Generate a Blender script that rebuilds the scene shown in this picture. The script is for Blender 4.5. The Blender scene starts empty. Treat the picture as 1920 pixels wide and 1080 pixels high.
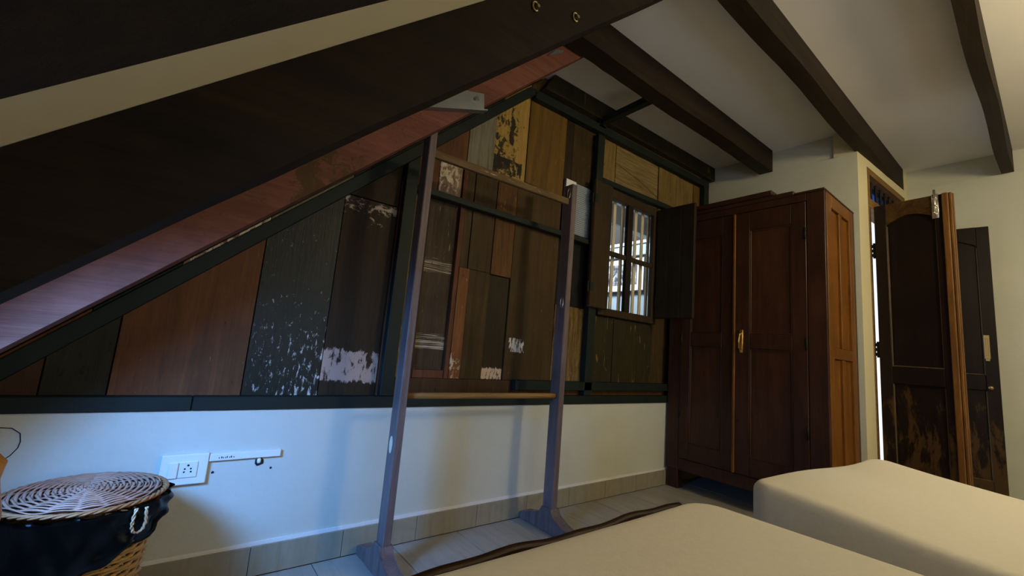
import bpy, bmesh, math, random
from mathutils import Vector, Matrix
random.seed(7)
S = bpy.context.scene
C = S.collection
# ------------------------------------------------------------------ camera
H = 0.8126
cam = bpy.data.objects.new('camera', bpy.data.cameras.new('camera'))
C.objects.link(cam)
r0 = Vector((0.7834797, -0.61587457, 0.08281349))
r1 = Vector((0.15227274, 0.06106964, -0.98644995))
r2 = Vector((0.60247205, 0.78547375, 0.14162773))
M = Matrix(((r0.x, -r1.x, -r2.x, 0), (r0.y, -r1.y, -r2.y, 0), (r0.z, -r1.z, -r2.z, H), (0, 0, 0, 1)))
cam.matrix_world = M
cam.data.sensor_width = 36
cam.data.lens = 36 * 795.96 / 1920
cam.data.clip_start = 0.02
S.camera = cam
# ------------------------------------------------------------------ exposure, world
vs = S.view_settings
vs.view_transform = 'Standard'; vs.look = 'None'; vs.gamma = 1; vs.use_curve_mapping = False
vs.exposure = 0.12
W = bpy.data.worlds.new('sky'); S.world = W; W.use_nodes = True
wn = W.node_tree.nodes; wl = W.node_tree.links
bg = wn['Background']
tc = wn.new('ShaderNodeTexCoord'); sx = wn.new('ShaderNodeSeparateXYZ'); rp = wn.new('ShaderNodeValToRGB')
wl.new(tc.outputs['Generated'], sx.inputs[0]); wl.new(sx.outputs['Z'], rp.inputs[0]); wl.new(rp.outputs[0], bg.inputs[0])
rp.color_ramp.elements[0].position = 0.0; rp.color_ramp.elements[0].color = (0.92, 0.95, 1, 1)
rp.color_ramp.elements[1].position = 0.9; rp.color_ramp.elements[1].color = (0.25, 0.48, 1, 1)
bg.inputs[1].default_value = 1.35

def area(name, loc, target, sx_, sy_, power, col, spread=180):
    l = bpy.data.lights.new(name, 'AREA'); l.shape = 'RECTANGLE'; l.size = sx_; l.size_y = sy_
    l.energy = power; l.color = col; l.spread = math.radians(spread)
    o = bpy.data.objects.new(name, l); C.objects.link(o)
    o.location = loc
    o.rotation_euler = (Vector(target) - Vector(loc)).to_track_quat('-Z', 'Y').to_euler()
    return o
area('skylight_daylight', (-0.42, 0.96, 0.90), (0.46, 1.7, 0.17), 0.30, 0.18, 7.6, (0.12, 0.38, 1.0), 92)
area('gable_fill_light', (0.40, -1.86, 0.76), (0.60, 1.4, 0.95), 1.6, 0.75, 9.0, (0.66, 0.74, 1.0))  # added cool fill from behind the camera; its gable window is made up
pl_ = bpy.data.lights.new('ceiling_lamp', 'POINT'); pl_.energy = 50.0; pl_.color = (1.0, 0.81, 0.48); pl_.shadow_soft_size = 0.14
po_ = bpy.data.objects.new('ceiling_lamp', pl_); C.objects.link(po_); po_.location = (2.35, -0.95, 1.92)
area('neighbour_room_fill', (2.6, 3.0, 2.35), (3.0, 2.5, 1.5), 0.5, 0.5, 42.0, (0.82, 0.90, 1.0))  # added light that brightens the neighbouring room from out of view

# ------------------------------------------------------------------ geometry helpers
def finish(name, bm, mat, parent=None, smooth=False):
    me = bpy.data.meshes.new(name)
    bmesh.ops.recalc_face_normals(bm, faces=bm.faces)
    if smooth:
        for f in bm.faces: f.smooth = True
    bm.to_mesh(me); bm.free()
    if mat: me.materials.append(mat)
    o = bpy.data.objects.new(name, me); C.objects.link(o)
    if parent is not None: o.parent = parent
    return o
def add_box(bm, x0, x1, y0, y1, z0, z1, bev=0.0, seg=1, mtx=None):
    t = bmesh.new()
    v = [t.verts.new(p) for p in ((x0,y0,z0),(x1,y0,z0),(x1,y1,z0),(x0,y1,z0),(x0,y0,z1),(x1,y0,z1),(x1,y1,z1),(x0,y1,z1))]
    for f in ((0,3,2,1),(4,5,6,7),(0,1,5,4),(1,2,6,5),(2,3,7,6),(3,0,4,7)): t.faces.new([v[i] for i in f])
    if bev > 0: bmesh.ops.bevel(t, geom=list(t.edges), offset=bev, segments=seg, affect='EDGES', profile=0.5)
    merge(bm, t, mtx)
def merge(bm, t, mtx=None):
    if mtx is not None: bmesh.ops.transform(t, matrix=mtx, verts=t.verts)
    me = bpy.data.meshes.new('tmp'); t.to_mesh(me); t.free(); bm.from_mesh(me); bpy.data.meshes.remove(me)
def add_prism(bm, pts, y0, y1, bev=0.0):          # polygon in X-Z, extruded along Y
    t = bmesh.new()
    a = [t.verts.new((x, y0, z)) for x, z in pts]; b = [t.verts.new((x, y1, z)) for x, z in pts]
    t.faces.new(a); t.faces.new(b[::-1])
    n = len(pts)
    for i in range(n): t.faces.new((a[i], b[i], b[(i+1) % n], a[(i+1) % n]))
    if bev > 0: bmesh.ops.bevel(t, geom=list(t.edges), offset=bev, segments=1, affect='EDGES')
    merge(bm, t)
def add_prism_x(bm, pts, x0, x1, bev=0.0):        # polygon in Y-Z, extruded along X
    t = bmesh.new()
    a = [t.verts.new((x0, y, z)) for y, z in pts]; b = [t.verts.new((x1, y, z)) for y, z in pts]
    t.faces.new(a); t.faces.new(b[::-1])
    n = len(pts)
    for i in range(n): t.faces.new((a[i], b[i], b[(i+1) % n], a[(i+1) % n]))
    if bev > 0: bmesh.ops.bevel(t, geom=list(t.edges), offset=bev, segments=1, affect='EDGES')
    merge(bm, t)
def add_tube(bm, pts, rad, seg=8, closed=False):
    P = [Vector(p) for p in pts]; n = len(P); rings = []
    up = Vector((0.13, 0.21, 0.97)).normalized()
    for i, p in enumerate(P):
        if closed: d = P[(i+1) % n] - P[i-1]
        else: d = P[min(i+1, n-1)] - P[max(i-1, 0)]
        d.normalize(); a = d.cross(up)
        if a.length < 1e-3: a = d.cross(Vector((1, 0, 0)))
        a.normalize(); b = d.cross(a)
        r = rad[i] if isinstance(rad, (list, tuple)) else rad
        rings.append([bm.verts.new(p + a*r*math.cos(2*math.pi*k/seg) + b*r*math.sin(2*math.pi*k/seg)) for k in range(seg)])
    m = n if closed else n-1
    for i in range(m):
        A, B = rings[i], rings[(i+1) % n]
        for k in range(seg): bm.faces.new((A[k], A[(k+1) % seg], B[(k+1) % seg], B[k]))
    if not closed:
        bm.faces.new(rings[0][::-1]); bm.faces.new(rings[-1])
def add_lathe(bm, prof, cx, cy, seg=24):
    rings = [[bm.verts.new((cx + r*math.cos(2*math.pi*k/seg), cy + r*math.sin(2*math.pi*k/seg), z)) for k in range(seg)] for r, z in prof]
    for A, B in zip(rings, rings[1:]):
        for k in range(seg): bm.faces.new((A[k], A[(k+1) % seg], B[(k+1) % seg], B[k]))
    bm.faces.new(rings[0][::-1]); bm.faces.new(rings[-1])
def box(name, mat, parent, *a, **k):
    bm = bmesh.new(); add_box(bm, *a, **k); return finish(name, bm, mat, parent)
def empty(name, loc=(0,0,0)):
    o = bpy.data.objects.new(name, None); C.objects.link(o); o.location = loc; o.empty_display_size = 0.1
    return o
def tag(o, label, cat, group=None):
    o['label'] = label; o['category'] = cat
    if group: o['group'] = group
    return o
def struct(o): o['kind'] = 'structure'; return o
def stuff(o): o['kind'] = 'stuff'; return o
def thing(name, label, cat, origin=(0,0,0), group=None):
    return tag(empty(name, origin), label, cat, group)
def clip(poly, a, b, c):                           # keep a*x + b*z <= c
    out = []
    for i in range(len(poly)):
        p, q = poly[i], poly[(i+1) % len(poly)]
        fp = a*p[0] + b*p[1] - c; fq = a*q[0] + b*q[1] - c
        if fp <= 0: out.append(p)
        if (fp < 0 < fq) or (fq < 0 < fp):
            t = fp/(fp-fq); out.append((p[0] + t*(q[0]-p[0]), p[1] + t*(q[1]-p[1])))
    return out

# ------------------------------------------------------------------ materials
def nodes(name):
    m = bpy.data.materials.new(name); m.use_nodes = True
    nt = m.node_tree; return m, nt.nodes, nt.links, nt.nodes['Principled BSDF']
def rgb(c): return (c[0], c[1], c[2], 1)
def noise(N, L, vec, scale, detail=6, rough=0.6, dist=0.0):
    n = N.new('ShaderNodeTexNoise'); n.inputs['Scale'].default_value = scale; n.inputs['Detail'].default_value = detail
    n.inputs['Roughness'].default_value = rough; n.inputs['Distortion'].default_value = dist
    L.new(vec, n.inputs['Vector']); return n.outputs['Fac']
def mapping(N, L, sc, loc=(0,0,0), rot=(0,0,0)):
    t = N.new('ShaderNodeTexCoord'); m = N.new('ShaderNodeMapping')
    L.new(t.outputs['Object'], m.inputs['Vector'])
    m.inputs['Scale'].default_value = sc; m.inputs['Location'].default_value = loc; m.inputs['Rotation'].default_value = rot
    return m.outputs[0]
def ramp(N, L, fac, p0, p1, c0=(0,0,0), c1=(1,1,1)):
    r = N.new('ShaderNodeValToRGB'); L.new(fac, r.inputs[0])
    r.color_ramp.elements[0].position = p0; r.color_ramp.elements[1].position = p1
    r.color_ramp.elements[0].color = rgb(c0); r.color_ramp.elements[1].color = rgb(c1)
    return r.outputs[0]
def mix(N, L, fac, a, b, mode='MIX'):
    m = N.new('ShaderNodeMix'); m.data_type = 'RGBA'; m.blend_type = mode
    if isinstance(fac, float): m.inputs[0].default_value = fac
    else: L.new(fac, m.inputs[0])
    for i, s in ((6, a), (7, b)):
        if isinstance(s, tuple): m.inputs[i].default_value = rgb(s)
        else: L.new(s, m.inputs[i])
    return m.outputs[2]
def math_(N, L, op, a, b=0.5):
    m = N.new('ShaderNodeMath'); m.operation = op
    for i, s in ((0, a), (1, b)):
        if isinstance(s, (float, int)): m.inputs[i].default_value = s
        else: L.new(s, m.inputs[i])
    return m.outputs[0]
AX = {'X': (0.6, 9, 9), 'Y': (9, 0.6, 9), 'Z': (9, 9, 0.6), 'S': (9, 9, 0.6)}
def wood(name, light, dark, grain='Z', rough=0.62, wears=(), bump=0.25, gs=1.0, blot=0.5, rot=(0,0,0)):
    """wears: list of (colour, threshold, scale_vec, zone or None); zone=(axis, lo, hi) in object metres"""
    m, N, L, P = nodes(name)
    off = (random.uniform(-9, 9), random.uniform(-9, 9), random.uniform(-9, 9))
    sc = AX[grain]
    v = mapping(N, L, tuple(s*gs for s in sc), off, rot)
    g = noise(N, L, v, 4.0, 9, 0.65, 1.2)
    v2 = mapping(N, L, (1.6, 1.6, 1.6), off)
    b = noise(N, L, v2, 2.2, 5, 0.6, 0.6)
    col = mix(N, L, ramp(N, L, g, 0.30, 0.72), dark, light)
    d2 = tuple(x*0.55 for x in dark)
    col = mix(N, L, ramp(N, L, b, 0.42, 0.72, (0,0,0), (blot,)*3), col, d2)
    fine = noise(N, L, mapping(N, L, tuple(s*gs*3 for s in sc), off, rot), 9.0, 6, 0.7, 0.3)
    col = mix(N, L, ramp(N, L, fine, 0.30, 0.50, (0.38,)*3, (0,)*3), col, d2)
    wm = None
    if name.startswith('plank_'): wears = list(wears) + [(tuple(min(.5, c*2.2 + .03) for c in light), 0.665, (14, 14, 4), None), (tuple(c*.4 for c in dark), 0.64, (9, 9, 3), None)]
    for wc, th, ws, zone in wears:
        n1 = noise(N, L, mapping(N, L, ws, (random.uniform(-9, 9),)*3), 5.0, 10, 0.72, 0.4)
        n2 = noise(N, L, mapping(N, L, (1, 1, 1), (random.uniform(-9, 9),)*3), 3.0, 3, 0.5)
        f = math_(N, L, 'ADD', n1, math_(N, L, 'MULTIPLY', math_(N, L, 'SUBTRACT', n2, 0.5), 0.35))
        if zone:
            t = N.new('ShaderNodeTexCoord'); s = N.new('ShaderNodeSeparateXYZ'); L.new(t.outputs['Object'], s.inputs[0])
            for ax, lo, hi, soft in zone:
                q = s.outputs[ax]
                k = 0.12/soft
                lo_f = math_(N, L, 'MINIMUM', math_(N, L, 'MULTIPLY', math_(N, L, 'SUBTRACT', q, lo), k), 0.0)
                hi_f = math_(N, L, 'MINIMUM', math_(N, L, 'MULTIPLY', math_(N, L, 'SUBTRACT', hi, q), k), 0.0)
                f = math_(N, L, 'ADD', f, math_(N, L, 'MAXIMUM', math_(N, L, 'ADD', lo_f, hi_f), -1.0))
        mk = ramp(N, L, f, th, th + 0.06)
        col = mix(N, L, mk, col, wc)
        wm = mk
    L.new(col, P.inputs['Base Color'])
    P.inputs['Roughness'].default_value = rough
    P.inputs['Specular IOR Level'].default_value = 0.2
    bu = N.new('ShaderNodeBump'); bu.inputs['Strength'].default_value = bump; bu.inputs['Distance'].default_value = 0.004
    L.new(math_(N, L, 'ADD', g, fine), bu.inputs['Height']); L.new(bu.outputs[0], P.inputs['Normal'])
    return m
def plaster(name, col, col2, bump=0.15, rough=0.85, scale=1.0):
    m, N, L, P = nodes(name)
    v = mapping(N, L, (1, 1, 1))
    a = noise(N, L, v, 2.0*scale, 5, 0.6); b = noise(N, L, v, 28*scale, 6, 0.6)
    c = mix(N, L, ramp(N, L, a, 0.35, 0.7), col, col2)
    L.new(c, P.inputs['Base Color']); P.inputs['Roughness'].default_value = rough
    bu = N.new('ShaderNodeBump'); bu.inputs['Strength'].default_value = bump; bu.inputs['Distance'].default_value = 0.006
    L.new(math_(N, L, 'ADD', math_(N, L, 'MULTIPLY', a, 3.0), b), bu.inputs['Height']); L.new(bu.outputs[0], P.inputs['Normal'])
    return m
def plain(name, col, rough=0.5, metal=0.0, bump=0.0, var=0.15, nscale=20, spec=0.5):
    m, N, L, P = nodes(name)
    v = mapping(N, L, (1, 1, 1)); n = noise(N, L, v, nscale, 5, 0.6)
    c = mix(N, L, n, tuple(x*(1-var) for x in col), tuple(min(1, x*(1+var)) for x in col))
    L.new(c, P.inputs['Base Color']); P.inputs['Roughness'].default_value = rough; P.inputs['Metallic'].default_value = metal
    P.inputs['Specular IOR Level'].default_value = spec
    if bump:
        bu = N.new('ShaderNodeBump'); bu.inputs['Strength'].default_value = bump; bu.inputs['Distance'].default_value = 0.003
        L.new(n, bu.inputs['Height']); L.new(bu.outputs[0], P.inputs['Normal'])
    return m
WHT = (0.62, 0.58, 0.50)
mat = {}
mat['wall'] = plaster('white_wall_paint', (0.60, 0.61, 0.53), (0.54, 0.56, 0.48), 0.4)
mat['ceil'] = plaster('ceiling_paint', (0.80, 0.78, 0.75), (0.75, 0.73, 0.70), 0.06)
mat['slope'] = plaster('slope_paint', (0.62, 0.58, 0.45), (0.56, 0.53, 0.40), 0.06)
mat['beam'] = wood('dark_beam_wood', (0.032, 0.018, 0.007), (0.010, 0.006, 0.003), 'X', 0.6, bump=0.5)
mat['rafter'] = wood('dark_rafter_wood', (0.022, 0.013, 0.005), (0.005, 0.003, 0.002), 'X', 0.75, blot=0.85, rot=(0, math.radians(43), 0), bump=0.6)
mat['redrafter'] = wood('red_rafter_wood', (0.23, 0.090, 0.062), (0.13, 0.046, 0.030), 'X', 0.6, rot=(0, math.radians(43), 0), bump=0.6, blot=0.6, gs=0.8,
                        wears=[((0.07, 0.038, 0.014), 0.47, (3, 3, 3), [('X', 0.22, 0.38, 0.08), ('Z', 0.9, 1.36, 0.05)]), ((0.10, 0.045, 0.028), 0.60, (22, 5, 22), None)])
mat['steel'] = plain('dark_green_steel', (0.011, 0.017, 0.014), 0.55, 0.0, 0.1, 0.4, 9, 0.2)
mat['galv'] = plain('galvanised_steel', (0.30, 0.33, 0.36), 0.35, 0.8, 0.1)
mat['oldbrass'] = plain('old_brass', (0.36, 0.28, 0.15), 0.45, 0.9)
mat['shiny'] = plain('bright_metal', (0.75, 0.72, 0.66), 0.25, 1.0)
mat['brass'] = plain('brass', (0.75, 0.48, 0.14), 0.3, 1.0)
mat['brown'] = wood('plank_brown', (0.085, 0.040, 0.014), (0.035, 0.018, 0.008), wears=[(WHT, 0.74, (4, 4, 2), None)])
mat['brown2'] = wood('plank_umber', (0.078, 0.047, 0.015), (0.032, 0.020, 0.007), wears=[(WHT, 0.76, (5, 5, 1.5), None)])
mat['umber'] = wood('plank_dark_umber', (0.044, 0.027, 0.010), (0.020, 0.012, 0.006), wears=[(WHT, 0.78, (5, 5, 3), None)])
mat['olive'] = wood('plank_olive', (0.034, 0.030, 0.014), (0.016, 0.015, 0.009), wears=[((0.2, 0.2, 0.15), 0.70, (4, 4, 4), None)])
mat['orange'] = wood('plank_tan_orange', (0.17, 0.065, 0.022), (0.085, 0.036, 0.014), wears=[(WHT, 0.76, (4, 4, 3), None)], gs=0.6)
mat['green'] = wood('plank_green_black', (0.022, 0.026, 0.018), (0.010, 0.013, 0.011), wears=[
    ((0.52, 0.52, 0.50), 0.555, (13, 13, 5), [('Z', 0.62, 0.82, 0.28), ('X', 0.29, 0.46, 0.25)]),
    ((0.40, 0.41, 0.38), 0.655, (12, 12, 7), None)], rough=0.35)
mat['band'] = wood('plank_brown_band', (0.042, 0.026, 0.012), (0.022, 0.014, 0.008), wears=[
    ((0.42, 0.30, 0.24), 0.44, (8, 8, 3), [('Z', 0.640, 0.745, 0.012)]),
    ((0.40, 0.33, 0.26), 0.52, (5, 5, 8), [('Z', 1.315, 1.365, 0.05)])])
mat['yellow'] = wood('plank_worn_yellow', (0.26, 0.20, 0.03), (0.035, 0.03, 0.010), wears=[((0.3, 0.22, 0.05), 0.60, (6, 6, 1.5), None)])
mat['grained'] = wood('plank_open_grain', (0.085, 0.055, 0.028), (0.030, 0.018, 0.010), gs=1.3, wears=[
    ((0.42, 0.36, 0.26), 0.47, (0.8, 1, 60), [('Z', 0.79, 0.83, 0.02)]), ((0.40, 0.34, 0.25), 0.50, (0.8, 1, 60), [('Z', 1.14, 1.18, 0.02)]),
    ((0.30, 0.25, 0.17), 0.63, (8, 8, 1.5), None)])
mat['stile'] = wood('plank_red_stile', (0.16, 0.055, 0.022), (0.07, 0.026, 0.012))
mat['redworn'] = wood('plank_worn_orange', (0.24, 0.10, 0.032), (0.12, 0.045, 0.015), wears=[
    ((0.60, 0.48, 0.33), 0.53, (8, 8, 4), [('Z', 0.6, 0.73, 0.05)]), ((0.42, 0.24, 0.09), 0.62, (8, 8, 3), None)])
mat['streak'] = wood('plank_brown_orange_streak', (0.17, 0.075, 0.018), (0.06, 0.03, 0.010))
mat['wide'] = wood('plank_wide_brown', (0.085, 0.050, 0.014), (0.048, 0.028, 0.009), gs=0.6, wears=[
    (WHT, 0.45, (14, 14, 4), [('Z', 0.80, 0.865, 0.008), ('X', 1.345, 1.435, 0.01)]),
    (WHT, 0.76, (5, 5, 3), None)])
mat['darkin'] = wood('plank_dark_inset', (0.045, 0.028, 0.011), (0.020, 0.014, 0.007), wears=[
    ((0.55, 0.42, 0.30), 0.43, (14, 14, 5), [('Z', 0.66, 0.705, 0.008)])])
mat['speck'] = wood('plank_speckled_white', (0.40, 0.30, 0.20), (0.16, 0.08, 0.04), gs=1.5, wears=[((0.62, 0.55, 0.42), 0.49, (9, 9, 5), None)], blot=0.8)
mat['grey'] = wood('plank_weathered_grey', (0.27, 0.245, 0.165), (0.10, 0.09, 0.055), gs=1.0, wears=[((0.16, 0.12, 0.03), 0.58, (3, 3, 3), [('Z', 1.88, 2.4, 0.1)])])
mat['gold'] = wood('plank_flaking_yellow', (0.48, 0.31, 0.075), (0.30, 0.185, 0.045), blot=0.25, wears=[
    ((0.035, 0.028, 0.015), 0.455, (7, 7, 5), [('X', 0.9, 1.24, 0.10), ('Z', 1.5, 2.0, 0.12)]),
    ((0.020, 0.016, 0.010), 0.42, (3, 3, 3), [('Z', 1.72, 1.80, 0.01), ('X', 0.9, 1.325, 0.01)]),
    ((0.030, 0.018, 0.010), 0.40, (3, 3, 3), [('X', 1.235, 1.258, 0.006), ('Z', 1.90, 2.3, 0.02)])])
mat['amber'] = wood('plank_amber', (0.20, 0.11, 0.018), (0.10, 0.052, 0.011), gs=0.5, blot=0.3, wears=[((0.45, 0.3, 0.12), 0.75, (4, 4, 4), None)])
mat['tan'] = wood('plank_tan', (0.30, 0.20, 0.060), (0.12, 0.075, 0.024), blot=0.4)
mat['tanx'] = wood('plank_tan_cross_grain', (0.36, 0.26, 0.10), (0.12, 0.08, 0.030), 'X', gs=1.5, blot=0.4)
mat['black'] = wood('plank_black', (0.012, 0.012, 0.010), (0.004, 0.004, 0.004), bump=0.8)
mat['bark'] = wood('plank_rough_open_grain', (0.34, 0.21, 0.055), (0.03, 0.018, 0.007), gs=2.6, blot=0.3, bump=1.0, wears=[((0.55, 0.46, 0.24), 0.57, (30, 30, 2), None), ((0.03, 0.018, 0.008), 0.56, (34, 34, 1.5), None)])
mat['under'] = wood('plank_green_brown', (0.045, 0.036, 0.012), (0.018, 0.016, 0.008), wears=[
    ((0.33, 0.22, 0.08), 0.62, (9, 9, 1.2), None), ((0.3, 0.3, 0.22), 0.68, (6, 6, 3), [('Z', 0.6, 0.74, 0.05)])])
mat['winframe'] = wood('window_frame_wood', (0.060, 0.036, 0.014), (0.028, 0.018, 0.008))
mat['shutdark'] = wood('shutter_dark_wood', (0.030, 0.020, 0.012), (0.014, 0.010, 0.007), gs=0.7)
mat['slat'] = wood('pale_slat_wood', (0.82, 0.74, 0.55), (0.55, 0.48, 0.32), blot=0.2)
mat['rackw'] = wood('rack_wood', (0.22, 0.165, 0.165), (0.10, 0.075, 0.072), bump=0.2, wears=[((0.5, 0.45, 0.45), 0.77, (6, 6, 2), None)], rough=0.4)
mat['rackrail'] = wood('rack_rail_wood', (0.36, 0.20, 0.06), (0.17, 0.09, 0.03), 'X', blot=0.3)
mat['railtop'] = wood('rack_top_rail_wood', (0.22, 0.14, 0.06), (0.09, 0.055, 0.022), 'X', wears=[((0.5, 0.42, 0.25), 0.68, (2, 8, 8), None)])
mat['mahog'] = wood('wardrobe_mahogany', (0.082, 0.032, 0.016), (0.036, 0.016, 0.010), rough=0.35, gs=0.7, bump=0.08, blot=0.55)
mat['mahogp'] = wood('wardrobe_panel_mahogany', (0.098, 0.038, 0.019), (0.046, 0.020, 0.011), rough=0.35, gs=0.8, bump=0.08, blot=0.5)
mat['mahogs'] = wood('wardrobe_side_wood', (0.26, 0.105, 0.018), (0.12, 0.045, 0.009), rough=0.35, gs=0.8, bump=0.08)
mat['door'] = wood('door_dark_wood', (0.016, 0.008, 0.006), (0.007, 0.004, 0.004), rough=0.4, gs=0.7, wears=[((0.060, 0.032, 0.010), 0.42, (2.5, 2.5, 0.8), [('Z', 0.0, 0.34, 0.25)])], bump=0.1)
mat['doortop'] = wood('door_top_rail_wood', (0.11, 0.055, 0.014), (0.03, 0.017, 0.007), 'Y', rough=0.4)
mat['dooredge'] = wood('door_edge_wood', (0.26, 0.12, 0.03), (0.10, 0.045, 0.014), rough=0.4)
mat['frame'] = wood('door_frame_wood', (0.34, 0.19, 0.055), (0.15, 0.08, 0.025), 'X')
mat['foot'] = wood('footboard_wood', (0.050, 0.021, 0.009), (0.018, 0.008, 0.005), 'X', rough=0.4)
mat['post'] = wood('bedpost_wood', (0.50, 0.24, 0.05), (0.30, 0.13, 0.03), rough=0.4, blot=0.2)
mat['switch'] = plain('white_plastic', (0.78, 0.78, 0.76), 0.35, var=0.02)
mat['hole'] = plain('dark_hole', (0.006, 0.006, 0.006), 0.8)
mat['bag'] = plain('black_bin_bag', (0.004, 0.004, 0.004), 0.27, bump=0.6, nscale=14)
mat['wicklid'] = plain('wicker_lid', (0.40, 0.20, 0.13), 0.5, var=0.5, nscale=30)
mat['wickrim'] = plain('wicker_rim', (0.34, 0.14, 0.05), 0.5, var=0.4, nscale=40)
mat['wickbody'] = plain('wicker_body', (0.46, 0.27, 0.07), 0.5, var=0.5, nscale=40)
mat['blue'] = plaster('pale_blue_paint', (0.42, 0.55, 0.62), (0.38, 0.50, 0.58), 0.05)
mat['board'] = plain('grey_ribbed_board', (0.26, 0.31, 0.36), 0.6, var=0.1)
mat['paper'] = plain('picture_mat_board', (0.80, 0.80, 0.80), 0.6, var=0.02)

m_, N_, L_, P_ = nodes('mattress_fabric')
v_ = mapping(N_, L_, (1, 1, 1)); w_ = noise(N_, L_, v_, 90, 4, 0.7); w2_ = noise(N_, L_, v_, 2.5, 3, 0.5)
L_.new(mix(N_, L_, w_, (0.66, 0.61, 0.49), (0.78, 0.73, 0.60)), P_.inputs['Base Color']); P_.inputs['Roughness'].default_value = 0.9
P_.inputs['Sheen Weight'].default_value = 0.2
b_ = N_.new('ShaderNodeBump'); b_.inputs['Strength'].default_value = 0.25; b_.inputs['Distance'].default_value = 0.002
L_.new(w_, b_.inputs['Height']); L_.new(b_.outputs[0], P_.inputs['Normal']); mat['fabric'] = m_

def tilemat(name, a, b, c):
    m, N, L, P = nodes(name)
    v = mapping(N, L, (1.2, 0.35, 1.2), (3, 1, 2)); n = noise(N, L, v, 4.5, 8, 0.6, 1.5)
    n2 = noise(N, L, mapping(N, L, (14, 1.2, 1.5)), 3, 4, 0.6)
    col = mix(N, L, ramp(N, L, n, 0.3, 0.7), a, b)
    col = mix(N, L, ramp(N, L, n2, 0.5, 0.75, (0,)*3, (0.5,)*3), col, c)
    L.new(col, P.inputs['Base Color']); P.inputs['Roughness'].default_value = 0.38
    return m
mat['tile'] = tilemat('floor_tile', (0.27, 0.25, 0.215), (0.36, 0.335, 0.29), (0.20, 0.17, 0.13))
mat['skirt'] = tilemat('skirting_tile', (0.26, 0.235, 0.165), (0.33, 0.30, 0.22), (0.20, 0.16, 0.08))
mat['grout'] = plain('grout', (0.16, 0.14, 0.11), 0.9)
# tinted window glass that lets light through
m_, N_, L_, P_ = nodes('blue_glass')
tr = N_.new('ShaderNodeBsdfTransparent'); tr.inputs[0].default_value = (0.16, 0.24, 0.42, 1)
gl = N_.new('ShaderNodeBsdfGlossy'); gl.inputs['Roughness'].default_value = 0.05
ms = N_.new('ShaderNodeMixShader'); ms.inputs[0].default_value = 0.06
L_.new(tr.outputs[0], ms.inputs[1]); L_.new(gl.outputs[0], ms.inputs[2]); L_.new(ms.outputs[0], N_['Material Output'].inputs[0])
mat['glass'] = m_
# photograph print in the neighbour room
m_, N_, L_, P_ = nodes('photo_print')
v_ = mapping(N_, L_, (9, 9, 9)); n_ = noise(N_, L_, v_, 2.5, 8, 0.7)
L_.new(ramp(N_, L_, n_, 0.45, 0.62, (0.03, 0.03, 0.04), (0.5, 0.52, 0.55)), P_.inputs['Base Color']); mat['photo'] = m_

# ------------------------------------------------------------------ room constants
SA, CA = math.sin(0.7535), math.cos(0.7535)
YW = 1.70                      # lower white wall face
YS = 1.69                      # steel front
YP = 1.735                     # plank front
WB, WR = 0.125, 0.27           # rafter underside, roof plaster (distance across the slope)
def zs(x, w): return H + (w + x*SA)/CA
def zc(x): return 2.38 + 0.03*(x - 1.485)
def xc(w):                     # where a slope line meets the ceiling plane
    k = SA/CA; return (2.38 - 0.03*1.485 - H - w/CA)/(k - 0.03)

# ------------------------------------------------------------------ floor
floor = struct(box('floor', mat['grout'], None, -1.0, 4.5, -2.0, 1.95, -0.12, -0.004))
for i in range(-3, 9):
    for j in range(3):
        x0 = 0.80 + 0.30*i - 0.30; y1 = 1.685 - 0.60*j
        if x0 + 0.3 > 3.31: continue
        box('tile', mat['tile'], floor, x0 + 0.0015, x0 + 0.2985, y1 - 0.597, y1, -0.004, 0.0 + random.uniform(-0.0006, 0.0), bev=0.001)
for i in range(4):
    for j in range(2):
        x0 = 3.205 + 0.30*i
        box('tile', mat['tile'], floor, x0 + 0.0015, x0 + 0.2985, 0.70 - 0.6*(j+1) + 0.003, 0.70 - 0.6*j, -0.004, 0.0, bev=0.001)

# ------------------------------------------------------------------ back wall: white plaster below, reclaimed planks and steel above
wall = struct(box('wall_back', mat['wall'], None, -0.95, 3.30, YW, 1.84, 0.0, 0.536))
# unseen boards added behind the planks to stop light leaks, around the window opening
bm = bmesh.new()
def back(x0, x1, z0, z1):
    p = clip([(x0, z0), (x1, z0), (x1, z1), (x0, z1)], -SA, CA, WR + H*CA)
    p = clip(p, -0.03, 1, 2.38 - 0.03*1.485)
    if len(p) > 2: add_prism(bm, p, 1.762, 1.84)
back(-0.9, 2.00, 0.536, 2.6); back(2.78, 3.30, 0.536, 2.6); back(2.00, 2.78, 0.536, 1.07); back(2.00, 2.78, 1.88, 2.6)
finish('light_seal_board', bm, mat['black'], wall)
def plank(x0, x1, z0, z1, m, dy=0.0, pts=None, wmax=0.150, name='plank'):
    p = pts or [(x0 + .0015, z0), (x1 - .0015, z0), (x1 - .0015, z1), (x0 + .0015, z1)]
    p = clip(p, -SA, CA, wmax + H*CA)
    p = clip(p, -0.03, 1, 2.375 - 0.03*1.485)
    if len(p) < 3: return
    b = bmesh.new(); add_prism(b, p, YP + dy + random.uniform(-0.0025, 0.0025), 1.762, 0.0012)
    return finish(name, b, mat[m], wall)
B0 = 0.570
plank(-0.85, -0.276, B0, 3, 'brown'); plank(-0.276, -0.136, B0, 3, 'olive', .002); plank(-0.136, 0.202, B0, 3, 'orange')
plank(0.202, 0.450, B0, 3, 'green', -.001); plank(0.450, 0.672, B0, 1.377, 'band', .003); plank(0.450, 0.672, 1.380, 3, 'umber')
plank(0.672, 0.690, B0, 1.50, 'stile', -.010, name='batten'); plank(0.690, 0.737, B0, 3, 'umber')
plank(0.737, 0.792, 0.655, 1.50, 'yellow'); plank(0.792, 0.822, 0.655, 1.50, 'umber', -.006)
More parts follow.
